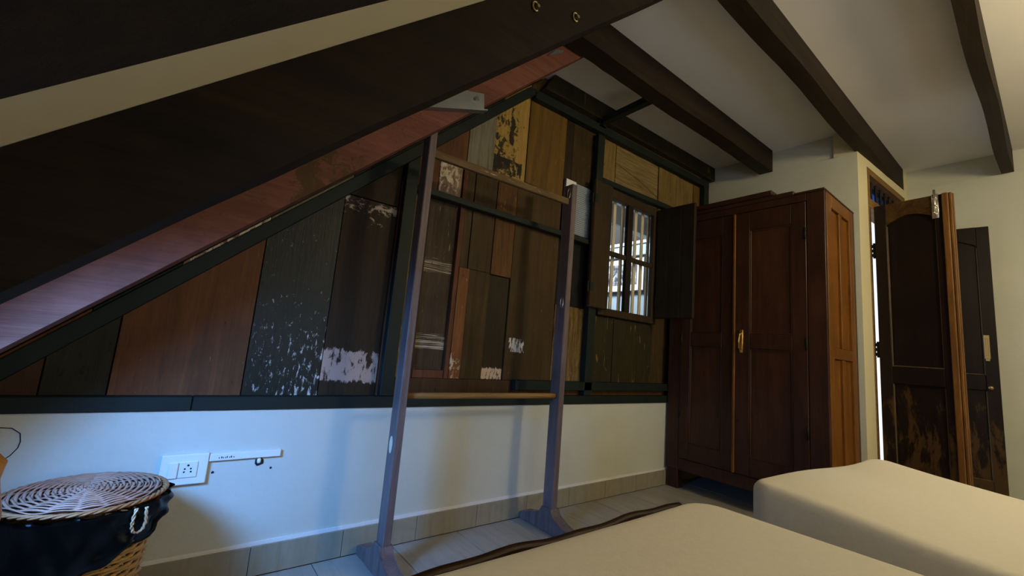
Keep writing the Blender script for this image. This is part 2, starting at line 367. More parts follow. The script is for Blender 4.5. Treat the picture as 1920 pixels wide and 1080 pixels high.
plank(0.822, 0.976, 0.690, 1.50, 'grained', .010); plank(0.822, 0.976, 0.655, 0.690, 'stile', -.006)
plank(0.976, 1.001, 0.655, 1.67, 'stile', -.010)
plank(1.001, 1.062, 0.655, 1.176, 'redworn', -.006); plank(1.001, 1.052, 1.178, 1.69, 'brown2', .006)
plank(1.062, 1.186, 0.655, 1.176, 'brown2'); plank(1.052, 1.186, 1.178, 1.700, 'brown2')
plank(1.186, 1.316, 0.655, 1.172, 'darkin', .010); plank(1.186, 1.316, 1.175, 1.700, 'streak')
plank(1.316, 1.642, 0.655, 1.712, 'wide')
plank(0.737, 0.850, 1.50, 1.665, 'orange'); plank(0.850, 0.974, 1.50, 1.665, 'speck')
plank(0.690, 0.986, 1.667, 3, 'orange'); plank(0.986, 1.141, 1.692, 3, 'grey', -.002); plank(1.141, 1.356, 1.702, 3, 'gold')
plank(1.356, 1.642, 1.714, 3, 'amber', -.003); plank(1.642, 1.705, 1.826, 3, 'umber'); plank(1.705, 1.965, 1.826, 3, 'brown2', .004)
plank(1.644, 1.890, 1.085, 1.51, 'black', .008); plank(1.644, 1.892, 0.655, 1.083, 'bark')
plank(0.690, 1.374, B0, 0.654, 'brown', -.004, name='plank')
plank(1.374, 3.29, B0, 0.654, 'streak', .006)
for a, b in ((1.892, 2.17), (2.17, 2.42), (2.42, 2.58)): plank(a, b, 0.655, 1.056, 'under', random.uniform(0, .004))
for a, b in ((2.58, 2.80), (2.80, 3.05), (3.05, 3.29)): plank(a, b, 0.655, 1.885, 'brown2')
plank(1.965, 2.105, 1.885, 3, 'tan'); plank(0, 0, 0, 0, 'tanx', pts=[(2.112, 2.09), (2.38, 2.045), (2.59, 1.99), (2.59, 3), (2.112, 3)])
plank(0, 0, 0, 0, 'tanx', .003, pts=[(2.112, 1.885), (2.59, 1.885), (2.59, 1.986), (2.38, 2.041), (2.112, 2.086)])
plank(2.60, 2.86, 1.885, 3, 'tan'); plank(2.86, 3.08, 1.885, 3, 'tan', .003); plank(3.08, 3.29, 1.885, 3, 'amber')
plank(1.892, 1.965, 1.056, 1.826, 'winframe')
# grey ribbed vent board
b = bmesh.new(); add_box(b, 1.655, 1.885, YP - .012, YP + .004, 1.512, 1.822)
for k in range(26): add_box(b, 1.660, 1.880, YP - .0155, YP - .010, 1.518 + k*0.0117, 1.5235 + k*0.0117)
finish('vent_board', b, mat['board'], wall)
# pale label at the board's upper-left corner
box('paper_tag', mat['paper'], wall, 1.653, 1.735, YP - .0175, YP - .0157, 1.765, 1.826)
# steel sections of the wall frame
def steel(name, pts, y0=YS, y1=YP - 0.006, m='steel'):
    b = bmesh.new(); add_prism(b, pts, y0, y1, 0.002); return finish(name, b, mat[m], wall)
steel('steel_rail', [(-0.9, 0.538), (0.07, 0.538), (0.07, 0.581), (-0.9, 0.581)])
steel('steel_rail', [(0.072, 0.538), (3.28, 0.534), (3.28, 0.583), (0.072, 0.581)])
xl = -0.62
def rk(x, w): return (x, zs(x, w))
apx = 1.345
steel('steel_rake', [rk(xl, 0.093), rk(apx + .02, 0.093), rk(apx - .03, 0.140), rk(xl, 0.140)])
# thin timber packing strips lying on the raking steel
for a, b2, mm in ((-0.62, -0.20, 'orange'), (-0.198, -0.02, 'steel'), (-0.018, 0.20, 'speck'), (0.202, 0.46, 'grey'), (0.462, 0.95, 'olive'), (0.952, 1.15, 'olive'), (1.152, 1.30, 'tan')):
    steel('packing_strip', [rk(a, 0.1405), rk(b2, 0.1405), rk(b2, 0.1485), rk(a, 0.1485)], YS + .004, YP, mm)
steel('steel_post', [(0.676, 0.583), (0.731, 0.583), (0.731, zs(0.731, 0.092)), (0.676, zs(0.676, 0.092))])
steel('steel_post', [(1.878, 0.583), (1.940, 0.583), (1.940, 2.190), (1.878, 2.186)])
steel('steel_post', [(1.878, 2.236), (1.940, 2.238), (1.940, 2.290), (1.878, 2.288)])
steel('steel_post', [(3.170, 0.583), (3.240, 0.583), (3.240, 2.300), (3.170, 2.298)])
steel('steel_rail', [(1.355, 2.190), (3.169, 2.240), (3.169, 2.292), (1.335, 2.238)])
steel('steel_rail', [(0.732, 1.466), (1.877, 1.466), (1.877, 1.495), (0.732, 1.495)])
steel('steel_rail', [(1.941, 1.884), (3.169, 1.925), (3.169, 1.960), (1.941, 1.918)])
steel('steel_rail', [(1.372, 0.610), (3.169, 0.615), (3.169, 0.662), (1.372, 0.660)])
# timber wall plate under the ceiling
steel('wall_plate', [(1.40, 2.262), (3.30, 2.318), (3.30, zc(3.30)-.003), (1.47, zc(1.47)-.003)], 1.672, 1.762, 'under')
steel('planks_lip', [(1.36, 2.240), (3.168, 2.294), (3.168, 2.316), (1.40, 2.260)], 1.715, 1.762, 'tan')

# ------------------------------------------------------------------ skirting tiles
base = struct(box('baseboard_back', mat['switch'], None, -0.95, 3.30, 1.694, 1.6995, 0.0, 0.106))
x = -0.90
while x < 3.28:
    x1 = min(x + 0.30, 3.298)
    box('tile', mat['skirt'], base, x + .001, x1 - .001, 1.686, 1.694, 0.001, 0.094, bev=0.0008); x += 0.30

# ------------------------------------------------------------------ marks on the white wall
b = bmesh.new()
pts = [(-0.33 + 0.0, 1.699, 0.503), (-0.30, 1.699, 0.500), (-0.283, 1.699, 0.486), (-0.279, 1.699, 0.465), (-0.281, 1.699, 0.449), (-0.292, 1.699, 0.430), (-0.310, 1.699, 0.414)]
add_tube(b, pts, 0.0012, 5); finish('crack', b, mat['hole'], wall)
for (hx, hz, hr) in ((0.286, 0.364, 0.0135), (0.158, 0.342, 0.004), (0.324, 0.340, 0.0035)):
    b = bmesh.new(); ring = [(hx + hr*(1 + .25*math.sin(3.1*k))*math.cos(k*.5236), hz + hr*(1 + .2*math.cos(2.3*k))*math.sin(k*.5236)) for k in range(12)]
    add_prism(b, ring, 1.6985, 1.701); finish('drill_hole', b, mat['hole'], wall)
b = bmesh.new(); bmesh.ops.create_icosphere(b, subdivisions=2, radius=0.008)
for v in b.verts: v.co = Vector((v.co.x*.8 + .285, v.co.y*.5 + 1.697, v.co.z*1.1 + .368)) + Vector((random.uniform(-1, 1), 0, random.uniform(-1, 1)))*.0015
finish('plaster_plug', b, mat['switch'], wall, True)

# ------------------------------------------------------------------ wall behind the wardrobe, door wall, far wall
b = bmesh.new(); add_box(b, 3.30, 3.46, 0.735, 1.84, 0, 2.265); add_box(b, 3.325, 3.46, 0.735, 1.84, 2.265, 2.60)
wr = struct(finish('wall_right', b, mat['wall']))
b = bmesh.new(); add_box(b, 4.36, 4.50, -2.0, 0.85, 0, 2.305); add_box(b, 4.385, 4.50, -2.0, 0.85, 2.305, 2.60)
struct(finish('wall_end', b, mat['wall']))
TH = math.atan2(-0.062, 1.0)
DM = Matrix.Translation((3.30, 0.735, 0)) @ Matrix.Rotation(TH, 4, 'Z')
dw = empty('door_wall_origin'); bpy.data.objects.remove(dw)
b = bmesh.new()
add_box(b, 0.002, 0.170, 0.0, 0.13, 0, 2.60); add_box(b, 0.170, 0.98, 0.0, 0.13, 2.222, 2.60); add_box(b, 0.98, 1.10, 0.0, 0.13, 0, 2.60)
wd = struct(finish('wall_door', b, mat['wall'])); wd.matrix_world = DM
mat['cream'] = plaster('cream_pier_paint', (0.70, 0.64, 0.42), (0.66, 0.60, 0.38), 0.1)
wd.data.materials.clear(); wd.data.materials.append(mat['cream'])
door = struct(empty('door_1')); door.matrix_world = DM
b = bmesh.new()
add_box(b, 0.171, 0.206, -0.004, 0.09, 0, 2.221, bev=.002); add_box(b, 0.944, 0.979, -0.004, 0.09, 0, 2.221, bev=.002)
add_box(b, 0.207, 0.943, -0.004, 0.09, 2.178, 2.221, bev=.002); add_box(b, 0.207, 0.943, -0.004, 0.09, 1.945, 2.008, bev=.002)
finish('door_frame', b, mat['frame'], door)
box('transom_pane', mat['glass'], door, 0.207, 0.943, 0.060, 0.064, 2.009, 2.177)
for k in range(7):
    bx = 0.262 + k*0.098
    b = bmesh.new(); add_tube(b, [(bx + 0.010*math.sin(t*3.1), 0.035, 2.009 + 0.168*t/8*1.0) for t in range(9)], 0.0075, 8)
    finish('transom_bar', b, mat['shutdark'], door, True)

mat['mould'] = wood('door_moulding_wood', (0.13, 0.095, 0.05), (0.06, 0.042, 0.022))
def leaf(p0, p1, z0, z1, thick, side, edge=True, hw=None):
    """door leaf from hinge p0 to free edge p1, local u along it, v thickness (away from viewer)"""
    d = Vector((p1[0]-p0[0], p1[1]-p0[1], 0)); wdt = d.length
    Mx = Matrix.Translation((p0[0], p0[1], z0)) @ Matrix.Rotation(math.atan2(d.y, d.x), 4, 'Z')
    h = z1 - z0; st = 0.062
    b = bmesh.new()
    add_box(b, 0, st, 0, thick, 0, h, bev=.003); add_box(b, wdt - st, wdt, 0, thick, 0, h, bev=.003)
    add_box(b, st, wdt - st, 0, thick, 0.0, 0.20, bev=.003); add_box(b, st, wdt - st, 0, thick, 0.78, 0.88, bev=.003)
    lf = finish('door_leaf', b, mat['door'], door)
    # arched top rail
    b = bmesh.new(); n = 14; pts = [(st, h), (st, h - 0.135)]
    for k in range(n + 1):
        t = k/n; pts.append((st + (wdt - 2*st)*t, h - 0.135 + 0.070*math.sin(math.pi*(0.12 + 0.76*t)) - 0.070*math.sin(math.pi*.12)))
    pts += [(wdt - st, h)]
    add_prism(b, pts, 0.0, thick); finish('top_rail', b, mat['doortop' if edge else 'door'], lf)
    for (za, zb) in ((0.20, 0.78), (0.88, h - 0.06)):
        b = bmesh.new(); add_box(b, st, wdt - st, thick*.40, thick*.75, za, zb)
        finish('panel', b, mat['door'], lf)
        b = bmesh.new(); zt = zb if zb < 1 else zb - .085
        for q in (0, 1):
            xx = st if q == 0 else wdt - st
            add_tube(b, [(xx, 0.008, za + .004), (xx, 0.008, zt - .004)], 0.005, 6)
        add_tube(b, [(st, 0.008, za + .004), (wdt - st, 0.008, za + .004)], 0.004, 6)
        finish('moulding', b, mat['mould'], lf)
    if edge:
        b = bmesh.new()
        for q, (a0, a1) in enumerate(((-.004, .008), (.012, .030), (.034, thick + .004))):
            add_box(b, wdt - .001 - (.0 if q != 1 else .004), wdt + .012 - (0 if q != 1 else .004), a0, a1, 0.0, h + (.004 if q else 0), bev=.003)
        add_box(b, wdt - .030, wdt - .001, -.014, -.0005, 0.0, h, bev=.004)
        finish('edge_moulding', b, mat['dooredge'], lf)
    lf.matrix_world = DM.inverted() @ Mx if False else Mx
    lf.matrix_parent_inverse = Matrix()
    lf.matrix_local = DM.inverted() @ Mx
    return lf, wdt, h
lf1, w1, h1 = leaf((3.467, 0.697), (3.425, 0.345), 0.02, 1.932, 0.042, 1)
b = bmesh.new()   # tower bolt on the leaf's free stile
add_box(b, w1 - .075, w1 - .045, -.004, 0, h1 - .145, h1 + .004, bev=.001); add_tube(b, [(w1 - .06, -.010, h1 - .13), (w1 - .06, -.010, h1 + .03)], .0055, 8)
for q in (-.12, -.07, -.02): add_box(b, w1 - .070, w1 - .050, -.016, -.003, h1 + q - .006, h1 + q + .006, bev=.002)
add_tube(b, [(w1 - .06, -.010, h1 - .115), (w1 - .06, -.030, h1 - .115)], .005, 8)
finish('bolt', b, mat['shiny'], lf1, True)
for hz in (0.25, 0.98, 1.62):   # hinges bridging the gap to the jamb
    b = bmesh.new(); add_tube(b, [(-0.010, 0.02, hz - .05), (-0.010, 0.02, hz + .05)], .008, 8)
    for q in (-.03, .0, .03): add_box(b, -0.055, 0.002, .014, .020, hz + q - .010, hz + q + .010)
    finish('hinge', b, mat['hole'], lf1)
lf2, w2, h2 = leaf((4.245, 0.615), (4.290, 0.252), 0.02, 1.925, 0.040, 1, edge=False)
b = bmesh.new(); add_box(b, w2 - .062, w2 - .034, -.004, 0, .99, 1.15, bev=.002); add_box(b, w2 - .053, w2 - .043, -.007, -.003, 1.01, 1.13, bev=.002)
add_box(b, w2 - .058, w2 - .038, -.010, -.003, .975, .995, bev=.002)
finish('handle_plate', b, mat['oldbrass'], lf2)
b = bmesh.new(); add_tube(b, [(w2 - .045, 0, .80), (w2 - .045, -.006, .80), (w2 - .045, -.012, .80), (w2 - .045, -.024, .80), (w2 - .045, -.032, .80)], [.012, .006, .007, .014, .009], 12)
finish('knob', b, mat['oldbrass'], lf2, True)

# ------------------------------------------------------------------ roof slope and ceiling
XR = xc(WR)
b = bmesh.new()
def roofbit(x0, x1, y0, y1): add_prism(b, [rk(x0, WR), rk(x1, WR), rk(x1, WR + .04), rk(x0, WR + .04)], y0, y1)
roofbit(-1.05, XR, -2.0, 0.845); roofbit(-1.05, XR, 1.14, 1.95); roofbit(-0.16, XR, 0.845, 1.14); roofbit(-1.05, -0.60, 0.845, 1.14)
sl = finish('ceiling', b, mat['slope']); struct(sl)
b = bmesh.new(); add_prism(b, [(XR, zc(XR)), (4.50, zc(4.50)), (4.50, 2.70), (XR, 2.70)], -2.0, 1.95)
finish('flat_panel', b, mat['ceil'], sl)
# unseen sides of the room
struct(box('wall_left', mat['wall'], None, -1.05, -0.95, -2.0, 1.84, 0, 0.30))
b = bmesh.new()
def fw(x0, x1, z0, z1):
    p = clip([(x0, z0), (x1, z0), (x1, z1), (x0, z1)], -SA, CA, WR + .05 + H*CA)
    add_prism(b, p, -2.0, -1.9)
fw(-0.95, -0.42, 0, 2.7); fw(-0.42, 1.22, 0, 0.37); fw(-0.42, 1.22, 1.16, 2.7); fw(1.22, 4.5, 0, 2.7)  # unseen opening made up and sized to suit the added gable fill
struct(finish('wall_front', b, mat['wall']))

# ------------------------------------------------------------------ rafters and beams
def rafter(y0, y1, label, m, w0=WB, x0=-0.93):
    pts = [rk(x0, w0)]
    n = 26
    for k in range(1, n):
        xx = x0 + (xc(w0) - x0)*k/n; pts.append(rk(xx, w0 + random.uniform(-.0012, .0012)))
    pts += [(xc(w0), zc(xc(w0)) - .001), (xc(WR) + .002, zc(xc(WR)) - .001), rk(xc(WR) - .004, WR - .001), rk(x0, WR - .001)]
    b = bmesh.new(); add_prism(b, pts, y0, y1)
    return tag(finish('rafter', b, mat[m]), label, 'rafter')
rafter(1.325, 1.410, 'reddish bare-wood rafter sloping up just in front of the plank wall', 'redrafter', 0.125)
ra = rafter(0.755, 0.830, 'wide near-black rafter with two pale bolt ends crossing the upper left', 'rafter', 0.127)
rafter(0.205, 0.300, 'black rafter filling the top left corner above the plaster strip', 'rafter', 0.126)
for bx, bz in ((0.577, 1.660), (0.716, 1.713)):
    b = bmesh.new()
    add_tube(b, [(bx + .009*math.cos(t*.7), 0.752, bz + .012*math.sin(t*.7)) for t in range(9)], .0022, 6)
    add_tube(b, [(bx + .004, .755, bz), (bx + .004, .744, bz)], .0045, 8)
    finish('bolt', b, mat['oldbrass'], ra)
def beam(x0, x1, y0, y1, zb0, zb1, label):
    n = 30; pts = []
    for k in range(n + 1):
        t = k/n; xx = x0 + (x1 - x0)*t; pts.append((xx, zb0 + (zb1 - zb0)*t + (random.uniform(-.002, .002) if 0 < k < n else 0)))
    pts += [(x1, zc(x1) - .001), (x0, zc(x0) - .001)]
    b = bmesh.new(); add_prism(b, pts, y0, y1)
    for v in b.verts: v.co.y += 0.004*math.sin(v.co.x*5 + y0*9)
    return tag(finish('beam', b, mat['beam']), label, 'beam')
beam(1.10, 3.275, 1.225, 1.315, 2.205, 2.268, 'dark ceiling beam nearest the plank wall, ending above the wardrobe')
beam(0.95, 4.34, 0.672, 0.748, 2.235, 2.290, 'dark ceiling beam running to above the open door')
beam(1.00, 4.34, 0.120, 0.178, 2.250, 2.300, 'dark ceiling beam at the top right, farthest from the plank wall')
# gusset plate on the red rafter
b = bmesh.new(); gp = [(0.560, 1.620), (0.690, 1.752), (0.795, 1.782), (0.803, 1.712)]
add_prism(b, gp, 1.317, 1.324); add_prism(b, [(0.555, 1.612), (0.803, 1.705), (0.803, 1.711), (0.560, 1.620)], 1.292, 1.324)
gus = tag(finish('bracket', b, mat['galv']), 'grey galvanised angle bracket bolted between the two sloping rafters', 'bracket')
b = bmesh.new(); add_tube(b, [(0.762, 1.317, 1.743), (0.762, 1.308, 1.743)], .009, 6); finish('bolt', b, mat['shiny'], gus)
b = bmesh.new(); add_prism(b, [(1.105, 2.112), (1.150, 2.165), (1.195, 2.185), (1.185, 2.165)], 1.318, 1.323)
tag(finish('bracket', b, mat['galv']), 'small silvery plate where rafter and ceiling beam meet', 'bracket')
tag(box('tie_bar', mat['steel'], None, 1.880, 1.922, 1.318, 1.668, 2.252, 2.292, bev=.002), 'short black steel bar tying the plank wall to the ceiling beam', 'metal bar')

# ------------------------------------------------------------------ window in the plank wall
win = struct(empty('window_1'))
b = bmesh.new(); y0, y1 = 1.705, 1.738
add_box(b, 1.975, 2.040, y0, y1, 1.062, 1.884, bev=.003); add_box(b, 2.520, 2.575, y0, y1, 1.062, 1.884, bev=.003)
add_box(b, 2.041, 2.519, y0, y1, 1.822, 1.884, bev=.003); add_box(b, 2.041, 2.519, y0, y1, 1.062, 1.108, bev=.003)
finish('window_frame', b, mat['winframe'], win)
box('mullion', mat['shutdark'], win, 2.236, 2.288, y0 + .004, y1, 1.109, 1.821, bev=.003)
b = bmesh.new(); add_box(b, 2.041, 2.231, y0 + .006, y1 - .01, 1.446, 1.478, bev=.003); add_box(b, 2.293, 2.519, y0 + .006, y1 - .01, 1.446, 1.478, bev=.003)
finish('transom', b, mat['winframe'], win)
box('glass_pane', mat['hole'], None, 0, .001, 0, .001, 0, .001); bpy.data.objects.remove(bpy.data.objects['glass_pane'])
for sxp in (2.075, 2.160, 2.245, 2.315, 2.392, 2.468, 2.542):
    box('slat', mat['slat'], win, sxp - .014, sxp + .014, 1.763, 1.773, 1.095, 1.86 + random.uniform(-.03, .02), bev=.002)
def shutter(parent, mtx, wdt, z0, z1, m, nb):
    b = bmesh.new(); add_box(b, 0, wdt, 0, .022, z0, z1, bev=.003)
    o = finish('shutter', b, mat[m], parent)
    b = bmesh.new()
    for k in range(nb): add_box(b, wdt*k/nb + .002, wdt*(k+1)/nb - .002, -.004, -.0002, z0 + .004, z1 - .004, bev=.0015)
    finish('face_board', b, mat[m], o)
    b = bmesh.new()
    for hz in (z0 + .12, z1 - .12): add_tube(b, [(-.004, .01, hz - .03), (-.004, .01, hz + .03)], .006, 8); add_box(b, 0, .03, -.006, -.004, hz - .025, hz + .025)
    finish('hinge', b, mat['steel'], o)
    o.matrix_world = mtx; return o
sh = shutter(win, Matrix.Translation((2.542, 1.692, 0)) @ Matrix.Rotation(math.radians(-88.5), 4, 'Z'), 0.272, 1.098, 1.868, 'shutdark', 3)
sh['label'] = 'dark shutter leaf swung out square to the wall'
sh = shutter(win, Matrix.Translation((1.843, 1.664, 0)) @ Matrix.Rotation(math.radians(1), 4, 'Z'), 0.168, 1.092, 1.872, 'winframe', 1)
sh['label'] = 'brown shutter leaf folded flat against the planks'

# ------------------------------------------------------------------ neighbouring room seen through the window
b = bmesh.new()
add_box(b, 3.27, 3.33, 1.86, 4.2, 0, 1.905)
nb = struct(finish('wall_neighbour', b, mat['blue']))
b = bmesh.new(); add_box(b, 3.255, 3.27, 1.86, 4.2, 1.885, 1.912); finish('cornice', b, mat['switch'], nb)
struct(box('wall_neighbour_upper', mat['hole'], None, 3.28, 3.33, 1.86, 4.2, 1.913, 2.62))
struct(box('wall_neighbour_far', mat['blue'], None, 0.2, 3.269, 4.1, 4.2, 0, 2.62))
struct(box('wall_neighbour_left', mat['blue'], None, 0.1, 0.2, 1.86, 4.2, 0, 2.62))
struct(box('ceiling_neighbour', mat['shutdark'], None, 0.1, 3.4, 1.96, 4.2, 2.63, 2.70))
struct(box('floor_neighbour', mat['tile'], None, 0.1, 3.27, 1.96, 4.2, -0.10, 0.0))
struct(box('trim_1', mat['ceil'], None, 0.3, 3.25, 2.18, 2.26, 1.895, 2.06, bev=.003))
pf = thing('picture', 'white matted photograph hanging on the pale blue wall beyond the window', 'picture', (3.255, 2.62, 1.60))
def lbox(name, m, par, *a, **k):
    o = par.location; a = list(a); a[0] -= o.x; a[1] -= o.x; a[2] -= o.y; a[3] -= o.y; a[4] -= o.z; a[5] -= o.z
    return box(name, m, par, *a, **k)
bm2 = bmesh.new(); ox, oy, oz = 3.255, 2.62, 1.60
for a in ((2.275, 2.955, 1.425, 1.440), (2.275, 2.955, 1.755, 1.772), (2.275, 2.290, 1.440, 1.755), (2.940, 2.955, 1.440, 1.755)):
    add_box(bm2, -.012, .013, a[0]-oy, a[1]-oy, a[2]-oz, a[3]-oz, bev=.002)
finish('frame', bm2, mat['hole'], pf)
lbox('mat_board', mat['paper'], pf, 3.256, 3.262, 2.291, 2.939, 1.441, 1.754)
lbox('photo', mat['photo'], pf, 3.2535, 3.2555, 2.37, 2.90, 1.50, 1.70)

# ------------------------------------------------------------------ switch plate and trunking
sw = thing('switch_plate', 'white switch and socket plate low on the white wall', 'switch', (0.085, 1.70, 0.362))
def rel(o, *a): l = o.location; return (a[0]-l.x, a[1]-l.x, a[2]-l.y, a[3]-l.y, a[4]-l.z, a[5]-l.z)
b = bmesh.new(); add_box(b, *rel(sw, 0.022, 0.141, 1.684, 1.7, 0.316, 0.407), bev=.003, seg=2); finish('plate', b, mat['switch'], sw)
b = bmesh.new(); add_box(b, *rel(sw, 0.042, 0.066, 1.678, 1.685, 0.338, 0.385), bev=.002); o = finish('rocker', b, mat['switch'], sw)
o.rotation_euler = (0, 0, 0)
b = bmesh.new(); add_box(b, *rel(sw, 0.068, 0.115, 1.6805, 1.685, 0.338, 0.385), bev=.0015)
so = finish('socket', b, mat['switch'], sw)
for hx, hz, hr in ((0.0905, 0.3745, .0032), (0.083, 0.3645, .0026), (0.098, 0.3645, .0026), (0.082, 0.3555, .0026), (0.099, 0.3555, .0026)):
    b = bmesh.new(); ring = [(hx - .085 + hr*math.cos(k*.6283), hz - .362 + hr*math.sin(k*.6283)) for k in range(10)]
    add_prism(b, ring, -.0200, -.0190); finish('socket_hole', b, mat['hole'], so)
tk = thing('cable_trunking', 'white plastic cable trunking running right from the switch plate', 'trunking', (0.25, 1.70, 0.39))
b = bmesh.new(); add_box(b, *rel(tk, 0.142, 0.347, 1.688, 1.7, 0.379, 0.402), bev=.0015); finish('duct', b, mat['switch'], tk)
b = bmesh.new(); xx = -0.083      # small dark print on the trunking
for wch in (.003, .001, .0035, .003, .001, .003, .0035, .001, .003, .004, .001, .003):
    if wch > .001: add_box(b, xx, xx + wch*.75, -.0126, -.0118, -.0035, .0005 + (0.002 if wch > .003 else 0))
    xx += wch + .0012
finish('print', b, mat['steel'], tk)

# ------------------------------------------------------------------ clothes rack (free-standing wooden frame)
rk_o = thing('clothes_rack', 'bare free-standing wooden rack frame in front of the plank wall', 'clothes rack', (1.08, 1.50, 0))
def rb(name, m, x0, x1, y0_, y1_, z0, z1, bev=.003):
    b = bmesh.new(); add_box(b, x0-1.08, x1-1.08, y0_-1.5, y1_-1.5, z0, z1, bev=bev); return finish(name, b, mat[m], rk_o)
pl = rb('post', 'rackw', 0.664, 0.694, 1.470, 1.530, 0.055, 1.652)
pr = rb('post', 'rackw', 1.462, 1.496, 1.470, 1.535, 0.055, 1.668)
for x0, x1 in ((0.655, 0.703), (1.452, 1.506)):
    b = bmesh.new()
    prof = [(1.315, 0.0), (1.36, 0.0), (1.37, .008), (1.63, .008), (1.64, 0.0), (1.683, 0.0), (1.683, .030), (1.66, .042), (1.60, .052), (1.545, .075), (1.53, .105), (1.47, .105), (1.455, .075), (1.40, .052), (1.34, .042), (1.315, .030)]
    add_prism_x(b, [(y-1.5, z) for y, z in prof], x0-1.08, x1-1.08, 0.002); finish('foot', b, mat['rackw'], rk_o)
b = bmesh.new(); add_box(b, 0.6945-1.08, 1.4615-1.08, -.012, .012, -.019, .014, bev=.006, seg=2)
for v in b.verts: v.co.z += 1.562 + (v.co.x + .385)*0.022
finish('top_rail', b, mat['railtop'], rk_o)
b = bmesh.new(); add_tube(b, [(0.6945-1.08 + .76699*k/8, 0, .609) for k in range(9)], .0125, 10); finish('bottom_rail', b, mat['rackrail'], rk_o, True)
b = bmesh.new(); t = [(1.5 + .0125*math.cos(k*.3927), .438 + .030*math.sin(k*.3927)) for k in range(16)]
add_prism_x(b, [(y-1.5, z) for y, z in t], 0.6625-1.08, 0.6639-1.08); o = finish('sticker', b, plain('cream_sticker', (0.80, 0.62, 0.45), 0.6, var=.25, nscale=200), pl)
for cz, xo in ((1.058, 1.4605), (1.618, 1.4605)):
    b = bmesh.new(); add_tube(b, [(xo - 1.08, -.006 + .009*math.cos(k*.3927), cz + .028*math.sin(k*.3927)) for k in range(16)], .0022, 6, closed=True)
    finish('eyelet_plate', b, mat['shiny'], pr, True)

# ------------------------------------------------------------------ wardrobe
XF = 2.72; wa = thing('wardrobe', 'tall dark red-brown wooden two-door wardrobe in the corner', 'wardrobe', (3.0, 1.22, 0))
def wb(name, m, par, x0, x1, y0_, y1_, z0, z1, bev=.002):
    b = bmesh.new(); add_box(b, x0-3.0, x1-3.0, y0_-1.22, y1_-1.22, z0, z1, bev=bev); return finish(name, b, mat[m], par)
b = bmesh.new()
def wx(x0, x1, y0_, y1_, z0, z1, bev=.002): add_box(b, x0-3.0, x1-3.0, y0_-1.22, y1_-1.22, z0, z1, bev=bev)
wx(XF, XF+.03, .757, .845, .12, 1.84); wx(XF, XF+.03, 1.598, 1.686, .12, 1.84); wx(XF, XF+.03, .846, 1.597, 1.795, 1.84); wx(XF, XF+.03, .846, 1.597, .12, .195)
wx(3.24, 3.27, .757, 1.686, .12, 1.84); wx(2.751, 3.239, 1.665, 1.686, .12, 1.84); wx(2.751, 3.239, .80, 1.664, .12, .14); wx(2.751, 3.239, .80, 1.664, 1.82, 1.84)
finish('carcass', b, mat['mahog'], wa)
b = bmesh.new()
wx(2.752, 2.835, .757, .785, .12, 1.84); wx(3.165, 3.239, .757, .785, .12, 1.84); wx(2.836, 3.164, .757, .785, 1.765, 1.84); wx(2.836, 3.164, .757, .785, .12, .22); wx(2.836, 3.164, .757, .785, .905, .965)
wx(2.975, 3.025, .758, .785, .966, 1.764); wx(2.975, 3.025, .758, .785, .221, .904)
sd = finish('side_frame', b, mat['mahogs'], wa)
for x0, x1 in ((2.837, 2.974), (3.026, 3.163)):
    for z0, z1 in ((.222, .903), (.967, 1.763)):
        wb('side_panel', 'mahogs', sd, x0, x1, .770, .784, z0, z1)
b = bmesh.new()
for k in range(2):
    pass
wx(XF - .008, 3.27, .905, 1.690, 1.841, 1.868, .006); finish('cornice', b, mat['mahog'], wa)
b = bmesh.new(); wx(XF - .016, 3.27, 1.018, 1.690, 1.869, 1.900, .007); finish('cornice', b, mat['mahog'], wa)
b = bmesh.new(); wx(XF - .006, 3.27, .755, 1.688, 1.8405, 1.852, .004); o = finish('top_board', b, mat['mahog'], wa)
for v in o.data.vertices: pass
bpy.data.objects.remove(o)
b = bmesh.new(); wx(XF - .004, 3.27, .755, .904, 1.8405, 1.853, .003); finish('top_board', b, mat['mahog'], wa)
for x0, y0_ in ((XF + .005, .765), (XF + .005, 1.60), (3.19, .765), (3.19, 1.60)):
    wb('foot', 'mahog', wa, x0, x0 + .06, y0_, y0_ + .08, 0.0, .1195)
def wdoor(y0_, y1_, py0, py1, handed):
    b = bmesh.new(); X0, X1 = XF - .004, XF + .018; Z0, Z1 = .198, 1.790
    wx2 = lambda a0, a1, z0, z1: add_box(b, X0-3.0, X1-3.0, a0-1.22, a1-1.22, z0, z1, bev=.002)
    wx2(y0_, py0, Z0, Z1); wx2(py1, y1_, Z0, Z1); wx2(py0, py1, Z0, .300); wx2(py0, py1, .933, 1.020); wx2(py0, py1, 1.668, Z1)
    d = finish('door', b, mat['mahog'], wa)
    for z0, z1 in ((.301, .932), (1.021, 1.667)):
        b2 = bmesh.new(); add_box(b2, XF+.006-3.0, XF+.014-3.0, py0+.001-1.22, py1-.001-1.22, z0, z1, bev=.0)
        finish('panel', b2, mat['mahogp'], d)
        b2 = bmesh.new()
        for a0, a1, c0, c1 in ((py0+.001, py0+.008, z0, z1), (py1-.008, py1-.001, z0, z1), (py0+.0085, py1-.0085, z0, z0+.007), (py0+.0085, py1-.0085, z1-.007, z1)):
            add_box(b2, XF-.002-3.0, XF+.0055-3.0, a0-1.22, a1-1.22, c0, c1, bev=.002)
        finish('moulding', b2, mat['mahogp'], d)
    hy = y0_ + .004 if handed else y1_ - .004
    for hz in (.50, .975, 1.60):
        b2 = bmesh.new(); add_tube(b2, [(X0-3.002, hy-1.22, hz-.035), (X0-3.002, hy-1.22, hz+.035)], .0045, 8); finish('hinge', b2, mat['steel'], d, True)
    return d
dr = wdoor(.848, 1.239, .922, 1.150, True); dl = wdoor(1.242, 1.595, 1.318, 1.528, False)
